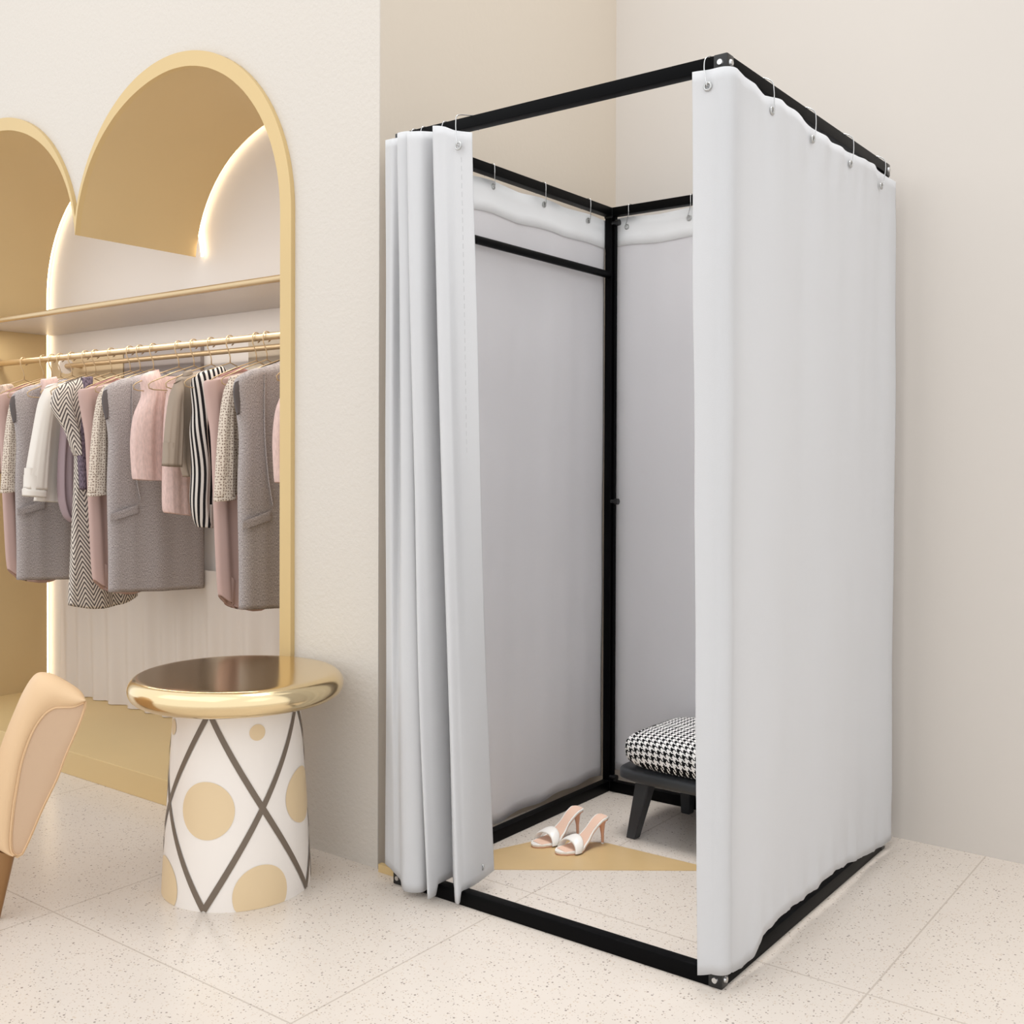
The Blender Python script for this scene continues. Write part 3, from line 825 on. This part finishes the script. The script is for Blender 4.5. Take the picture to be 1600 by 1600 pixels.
# left side curtain (inside face visible) and back curtain
XC = FX0-.008
ys = [FY0+.04+(FY1-.02-FY0-.04)*k/120 for k in range(121)]
hy = [at(768, 292, 0, XC).y, at(848, 320, 0, XC).y, at(917, 345, 0, XC).y]
hz = [at(768, 292, 0, XC).z, at(848, 320, 0, XC).z, at(917, 345, 0, XC).z]
def sag_top(v, hs, base, s_=.013):
    # cloth edge lifts at each hook and sags between
    d = min(abs(v-h) for h in hs); return base - s_*sm(d/.14)
top = [Vector((XC+.003*math.sin(y*16), y, sag_top(y, hy+[hy[0]-.26, hy[0]-.52], 1.965, .006))) for y in ys]
bot = [Vector((XC+.006*math.sin(y*13+1), y, .046+.006*math.sin(y*9)+.004*math.sin(y*31))) for y in ys]
WL = lambda u, s_: Vector((.002*math.sin(u*19+1.5*s_)*sm(s_*5)+.0008*math.sin(u*57+s_*2), 0, 0))
cl, rl = sheet('side_curtain', 'light grey curtain lining the booth wall beneath the black crossbar', top, bot, M['curtain_in'], .003, WL)
def header(parent, rows, top_z_drop, nrm, frac):
    hr = []
    for i in range(5):
        hr.append([p+Vector(nrm)*.0022 for p in rows[i]])
    n = int(frac)
    hr = [[p+Vector(nrm)*.0035 for p in rows[i]] for i in range(n+1)]
    o = link('header_hem', grid_mesh('header_hem', hr), M['hem'], parent); s_ = o.modifiers.new('t', 'SOLIDIFY'); s_.thickness = .0008
    o['label'] = 'doubled white header hem'
header(cl, rl, 0, (1, 0, 0), 3)
for y, z in zip(hy, hz): eyelet((XC+.006, y, z), (1, 0, 0), cl)
for i, (y, z) in enumerate(zip(hy, hz)):
    hook((FX0+T/2, at(*[(773, 262), (853, 292), (923, 322)][i], 0, FX0+T+.004).y, FH-T/2), (XC+.008, y, z), (1, 0, 0), ['wire hook on the side curtain closest to the gathered curtain', 'wire hook at the middle of the side curtain header', 'wire hook on the side curtain beside the rear post'][i])
YCB = FY1+.008
xs = [FX0-.002+(FX1-.012-FX0)*k/110 for k in range(111)]
hx = [at(981, 355, 1, YCB).x, at(1078, 341, 1, YCB).x]; hzb = [at(981, 355, 1, YCB).z, at(1078, 341, 1, YCB).z]
top = [Vector((x, YCB+.003*math.sin(x*17), sag_top(x, hx+[hx[1]+.27], 1.968, .006))) for x in xs]
bot = [Vector((x, YCB+.005*math.sin(x*13+1), .06+.005*math.sin(x*9))) for x in xs]
WB = lambda u, s_: Vector((0, .002*math.sin(u*17+1.5*s_)*sm(s_*5)+.0008*math.sin(u*51+s_*2), 0))
cb, rb = sheet('back_curtain', 'light grey curtain across the rear of the booth behind the bench', top, bot, M['curtain_in'], .003, WB)
header(cb, rb, 0, (0, -1, 0), 3)
for x, z in zip(hx, hzb): eyelet((x, YCB-.006, z), (0, -1, 0), cb)
for i, (x, z) in enumerate(zip(hx, hzb)):
    hook((at(*[(982, 330), (1079, 315)][i], 1, FY1-T-.004).x, FY1-T/2, FH-T/2), (x, YCB-.008, z), (0, -1, 0), ['wire hook on the rear curtain beside the rear post', 'wire hook on the rear curtain beside the big white curtain'][i])

# big right curtain wrapping the front corner
XQ = FX1+.012; YQ = FY0-.014
a0t = at(1082, 113, 1, YQ); a0b = at(1090, 1524, 1, YQ)
path_t, path_b = [], []
ne = [at(1107, 136, 1, YQ)] + [at(px, py, 0, XQ) for px, py in ((1204, 174), (1268, 218), (1327, 257), (1375, 291))]
hsy = [p.y for p in ne[1:]]
edge_b = [(1140, 1521), (1147, 1520), (1160, 1512), (1175, 1496), (1190, 1462), (1205, 1444), (1230, 1423), (1258, 1404), (1276, 1387), (1300, 1362), (1330, 1347), (1356, 1336), (1376, 1323)]
eb = [at(px, py, 0, XQ) for px, py in edge_b]
def bot_z(y):
    for p, q in zip(eb, eb[1:]):
        if y <= q.y: return p.z+(q.z-p.z)*max(0, (y-p.y)/(q.y-p.y))
    return eb[-1].z
edge_t = [(1137, 100), (1150, 106), (1165, 120), (1182, 131), (1197, 149), (1218, 157), (1240, 171), (1254, 183), (1268, 199), (1290, 216), (1315, 231), (1340, 245), (1365, 257), (1386, 276)]
et = [at(px, py, 0, XQ) for px, py in edge_t]
def top_z(y):
    for p, q in zip(et, et[1:]):
        if y <= q.y: return p.z+(q.z-p.z)*max(0, (y-p.y)/(q.y-p.y))
    return et[-1].z
R0 = .030
def tz(z): return min(z, FH-.012)
for k in range(24):
    t = k/24; x = a0t.x+(XQ-R0-a0t.x)*t; xb_ = a0b.x+(XQ-R0-a0b.x)*t
    zt = a0t.z+(et[0].z-a0t.z)*sm(t*1.2)
    path_t.append(Vector((x, YQ, zt))); path_b.append(Vector((xb_, YQ-.002*math.sin(PI*t), a0b.z+(eb[0].z-a0b.z)*t)))
for k in range(13):
    a = -PI/2+PI/2*k/12; x = XQ-R0+R0*math.cos(a); y = YQ+R0+R0*math.sin(a)
    path_t.append(Vector((x, y, et[0].z+(top_z(YQ+R0)-et[0].z)*k/12))); path_b.append(Vector((x, y, eb[0].z+(bot_z(YQ+R0)-eb[0].z)*k/12)))
NY = 170
for k in range(1, NY+1):
    y = YQ+R0+(FY1+.012-YQ-R0)*k/NY
    path_t.append(Vector((XQ+.003*math.sin(y*22), y, top_z(y)))); path_b.append(Vector((XQ+.003*math.sin(y*14), y, bot_z(y)+.002*noise.noise(Vector((y*60, 0, 0))))))
def WR(u, s_):
    wk = (sm((s_-.90)*9)*.006*noise.noise(Vector((u*28, s_*9, 4)))+sm((.10-s_)*14)*.005*noise.noise(Vector((u*22, s_*14, 8)))+.0016*noise.noise(Vector((u*16, s_*4, 2))))*sm((u-.16)*9)
    return Vector((wk+(.0022*math.sin(u*19+2*s_+1)*sm(s_*4)+.0012*math.sin(u*60+s_)*(1-s_)**3)*sm((u-.18)*8), 0, 0))
cr, rr_ = sheet('wrap_curtain', 'big white curtain wrapping the front corner and near side of the booth', path_t, path_b, M['curtain'], .003, WR, 80)
# hem line stitched near the free edge
nrm = [(0, -1, 0)]+[(1, 0, 0)]*4
for p, n in zip(ne, nrm): eyelet(p+Vector(n)*.004, n, cr)
labs = ['wire hook over the front rail at the top of the white wrap curtain', 'wire hook on the near side rail closest to the front corner', 'second wire hook along the near side rail from the front corner', 'third wire hook along the near side rail from the front corner', 'wire hook at the rear end of the near side rail']
tops_px = [(1108, 95), (1206, 138), (1272, 182), (1331, 223), (1381, 259)]
for i, (p, n) in enumerate(zip(ne, nrm)):
    if i == 0: rp = Vector((at(1108, 95, 1, FY0).x, FY0+T/2, FH-T/2))
    else: rp = Vector((FX1-T/2, min(FY1-.02, at(*tops_px[i], 0, XQ+.004).y), FH-T/2))
    hook(rp, p+Vector(n)*.004, n, labs[i])

# gathered curtain at the front-left
topc = [(603, 219, 2.125), (612, 217, 2.085), (625, 214, 2.094), (622, 208, 2.056), (638, 205, 2.062), (643, 207, 2.094), (637, 206, 2.040), (657, 205, 2.046), (679, 206, 2.092), (684, 204, 2.092), (677, 197, 2.046), (694, 198, 2.050), (712, 204, 2.062), (738, 207, 2.068)]
botc = [(603, 1349), (612, 1358), (624, 1376), (634, 1391), (660, 1394), (671, 1386), (668, 1403), (686, 1394), (706, 1379), (708, 1381), (712, 1410), (725, 1405), (744, 1392), (771, 1366)]
Tt = [tuple(at(a, b_, 1, y)) for a, b_, y in topc]
Bt = [tuple(at(a, b_, 2, z)) for (a, b_), z in zip(botc, [.05, .045, .03, .016, .016, .02, .014, .016, .03, .03, .012, .014, .02, .03])]
Tt = [Vector(p) for p in catmull(Tt, 12)]; Bt = [Vector(p) for p in catmull(Bt, 12)]
for v in Bt:
    v.z = max(v.z, .040*sm((v.y-2.086)/.012))
WK = [max(-.2, float(v[0])) for v in catmull([(0,), (-.35,), (.35,), (-.1,), (.1,), (1.0,), (-.3,), (-.1,), (.6,), (1.15,), (-.35,), (-.25,), (.05,), (0,)], 12)]
rows = []
for i in range(91):
    s_ = i/90; r_ = []
    for k, (a, c) in enumerate(zip(Tt, Bt)):
        u = k/(len(Tt)-1)
        bk = WK[k]
        e = s_**1.25*.85+.15*s_
        p = a.lerp(c, e); p.z = a.z+(c.z-a.z)*s_
        q = Vector((noise.noise(Vector((u*7, s_*2.2, 3)))*.006, noise.noise(Vector((u*7, s_*2.2, 9)))*.008, 0))*sm(s_*5)
        r_.append(p+q+Vector(FW)*(bk*.05*sm(s_*3.2)*(1-.55*s_)))
    rows.append(r_)
gc = link('gathered_curtain', grid_mesh('gathered_curtain', rows), M['curtain'])
so = gc.modifiers.new('t', 'SOLIDIFY'); so.thickness = .0015
tag(gc, 'white curtain gathered in deep vertical folds at the booth entrance', 'curtain')
e0 = at(716, 228, 1, 2.054); eyelet(e0, (0, -1, 0), gc, .0085)
e1 = at(753, 1355, 1, Bt[-8].y-.012); eyelet(e1, (0, -1, 0), gc, .006)
# stitched seam line on the free edge
b = bmesh.new()
for i in range(3, 88, 1):
    p = rows[i][-9]; q = rows[i+1][-9]
    tube(b, [p+Vector((0, -.0018, 0)), p.lerp(q, .6)+Vector((0, -.0018, 0))], .0005, 4)
obj('seam_stitching', b, M['stitch'], gc)
hl = ['wire hook threaded through the dark eyelet of the gathered curtain', 'wire hook over the front rail just behind the gathered fold', 'wire hook over the front rail amid the gathered folds', 'wire hook over the front rail nearest its hidden end']
for i, (hxp, ex, ey, yy) in enumerate(((711, 716, 228, 2.054), (700, 698, 232, 2.060), (667, 668, 225, 2.074), (652, 653, 225, 2.078))):
    p = at(hxp, 195, 1, FY0+T/2); e = at(ex, ey, 1, yy-.003)
    if not i: p = Vector((e.x-.004, 0, 0))
    if i: e = Vector((p.x, FY0-.006, FH-.062))
    hook((p.x, FY0+T/2, FH-T/2), e, (0, -1, 0), hl[i])

# ------------------------------------------------------------------ bench
BX, BY = -1.43, 2.955
be = thing('bench', 'low black bench with a houndstooth cushion in the booth corner', 'bench', (BX, BY, 0))
def superblob(hx_, hy_, hz_, e1=.35, e2=.5, n1=40, n2=120, ez=.75):
    rows, uvs = [], []
    f = lambda t, e: math.copysign(abs(t)**e, t)
    for i in range(n1+1):
        v = -PI/2+PI*i/n1; r_, q = [], []
        for k in range(n2):
            u = 2*PI*k/n2
            x = hx_*f(math.cos(v), e2)*f(math.cos(u), e1); y = hy_*f(math.cos(v), e2)*f(math.sin(u), e1); z = hz_*f(math.sin(v), ez)
            r_.append(Vector((x, y, z)))
            wx = sm((abs(x)/hx_-.8)/.18)*sm(1.6-abs(y)/hy_*1.5)
            q.append((x-z*wx*math.copysign(1, x), y+z*(1-wx)*(1 if y < 0 else -1)))
        rows.append(r_); uvs.append(q)
    return rows, uvs
R_, U_ = superblob(.280, .188, .060, .35, .42, 40, 120, .7)
me = grid_mesh('cushion', [[p+Vector((0.012, .0, .262)) for p in r_] for r_ in R_], U_, closed=True); o = link('cushion', me, M['hound'], be)
R_, U_ = superblob(.280, .185, .023, .28, .28, 40, 120, .42)
me = grid_mesh('seat_frame', [[p+Vector((0, 0, .190)) for p in r_] for r_ in R_], closed=True); link('seat_frame', me, M['bench'], be)
def leg(tx, ty, bx_, by_):
    b = bmesh.new(); h1, h0 = .024, .0155
    vs = []
    for (x, y, z, h) in ((bx_, by_, 0, h0), (tx, ty, .178, h1)):
        vs.append([b.verts.new((x+a*h, y+c*h, z)) for a, c in ((-1, -1), (1, -1), (1, 1), (-1, 1))])
    for k in range(4): b.faces.new((vs[0][k], vs[0][(k+1) % 4], vs[1][(k+1) % 4], vs[1][k]))
    b.faces.new(vs[0][::-1]); b.faces.new(vs[1])
    bmesh.ops.bevel(b, geom=b.edges[:], offset=.002, segments=2, affect='EDGES')
    obj('leg', b, M['bench'], be, True, 30)
lx = -1.650-BX
leg(lx+.035, -.135, lx, -.155); leg(-lx-.035, -.135, -lx, -.155); leg(lx+.035, .135, lx+.022, .15); leg(-lx-.035, .135, -lx-.0, .15)

# ------------------------------------------------------------------ sandals
def sandal(toe, heel, label):
    toe, heel = Vector((toe[0], toe[1], 0)), Vector((heel[0], heel[1], 0))
    d = heel-toe; L_ = d.length; d.normalize(); sd = Vector((-d.y, d.x, 0))
    s = thing('sandal', label, 'sandal', toe, 0, 'white high heeled sandals on the booth floor')
    K = 48
    def prof(t):
        z = .004+.072*sm((t-.34)/.60); wd = [(0, .004), (.04, .016), (.12, .026), (.25, .0325), (.38, .034), (.52, .026), (.68, .019), (.82, .021), (.93, .0225), (.975, .018), (.992, .011), (1.0, .004)]
        for a, c in zip(wd, wd[1:]):
            if t <= c[0]: w_ = a[1]+(c[1]-a[1])*sm((t-a[0])/(c[0]-a[0])); break
        return z, w_
    def slab(name, th, z_off, wsc, m, t0=0, t1=1, pad=0):
        rows = []
        for i in range(K+1):
            t = t0+(t1-t0)*i/K; z, w_ = prof(t); w_ *= wsc; p = d*(L_*t)
            ring = [(-w_, 0), (-w_*.6, th*.1+pad), (0, th*.0+pad*1.2), (w_*.6, th*.1+pad), (w_, 0), (w_, -th), (0, -th*1.0), (-w_, -th)]
            rows.append([p+sd*a+Vector((0, 0, z+z_off+c)) for a, c in ring])
        me = grid_mesh(name, rows, closed=True); bmm = bmesh.new(); bmm.from_mesh(me)
        bmm.verts.ensure_lookup_table(); bmm.faces.new([bmm.verts[k] for k in range(8)][::-1]); bmm.faces.new([bmm.verts[K*8+k] for k in range(8)])
        return obj(name, bmm, m, s, True, 50)
    slab('sole', .0035, .0015, 1.0, M['heel']); slab('midsole', .005, .0068, 1.03, M['shoe']); slab('insole', .001, .0082, .82, M['insole'], .09, .982)
    # strap over the ball of the foot
    rows = []
    for i in range(25):
        a = PI*i/24; ring = []
        cy_ = math.cos(a)*.038; cz = math.sin(a)*.034+.006
        for k in range(12):
            b_ = 2*PI*k/12; wx = .016*math.cos(b_)*(.8+.35*math.sin(a)); th = .0042*math.sin(b_)
            ring.append(d*(L_*(.27+.07*math.sin(a)-.02*math.cos(a))+wx)+sd*(cy_*(1+th/.04))+Vector((0, 0, cz+th*math.sin(a)+.012*wx/.016*math.sin(a)*.35)))
        rows.append(ring)
    link('strap', grid_mesh('strap', rows, closed=True), M['shoe'], s)
    z, _ = prof(.93); b = bmesh.new(); tube(b, [d*(L_*.93)+Vector((0, 0, z+.001)), d*(L_*.925)+Vector((0, 0, z-.016)), d*(L_*.935)+Vector((0, 0, .03)), d*(L_*.94)+Vector((0, 0, 0.004))], [.015, .0095, .0048, .004], 14); obj('heel', b, M['heel'], s, True)
    b = bmesh.new(); tube(b, [d*(L_*.94)+Vector((0, 0, .0045)), d*(L_*.94)], [.0045, .0045], 12); obj('heel_tip', b, M['shoe'], s, True)
    return s
def fl(px, py): p = at(px, py, 2, 0); return (p.x, p.y)
sandal(fl(832, 1325), fl(907, 1303), 'white heeled sandal closer to the gathered curtain')
sandal(fl(869, 1336), fl(946, 1317), 'white heeled sandal closer to the bench leg')

# ------------------------------------------------------------------ tan wedge added for the ghosted plinth glow on the booth floor
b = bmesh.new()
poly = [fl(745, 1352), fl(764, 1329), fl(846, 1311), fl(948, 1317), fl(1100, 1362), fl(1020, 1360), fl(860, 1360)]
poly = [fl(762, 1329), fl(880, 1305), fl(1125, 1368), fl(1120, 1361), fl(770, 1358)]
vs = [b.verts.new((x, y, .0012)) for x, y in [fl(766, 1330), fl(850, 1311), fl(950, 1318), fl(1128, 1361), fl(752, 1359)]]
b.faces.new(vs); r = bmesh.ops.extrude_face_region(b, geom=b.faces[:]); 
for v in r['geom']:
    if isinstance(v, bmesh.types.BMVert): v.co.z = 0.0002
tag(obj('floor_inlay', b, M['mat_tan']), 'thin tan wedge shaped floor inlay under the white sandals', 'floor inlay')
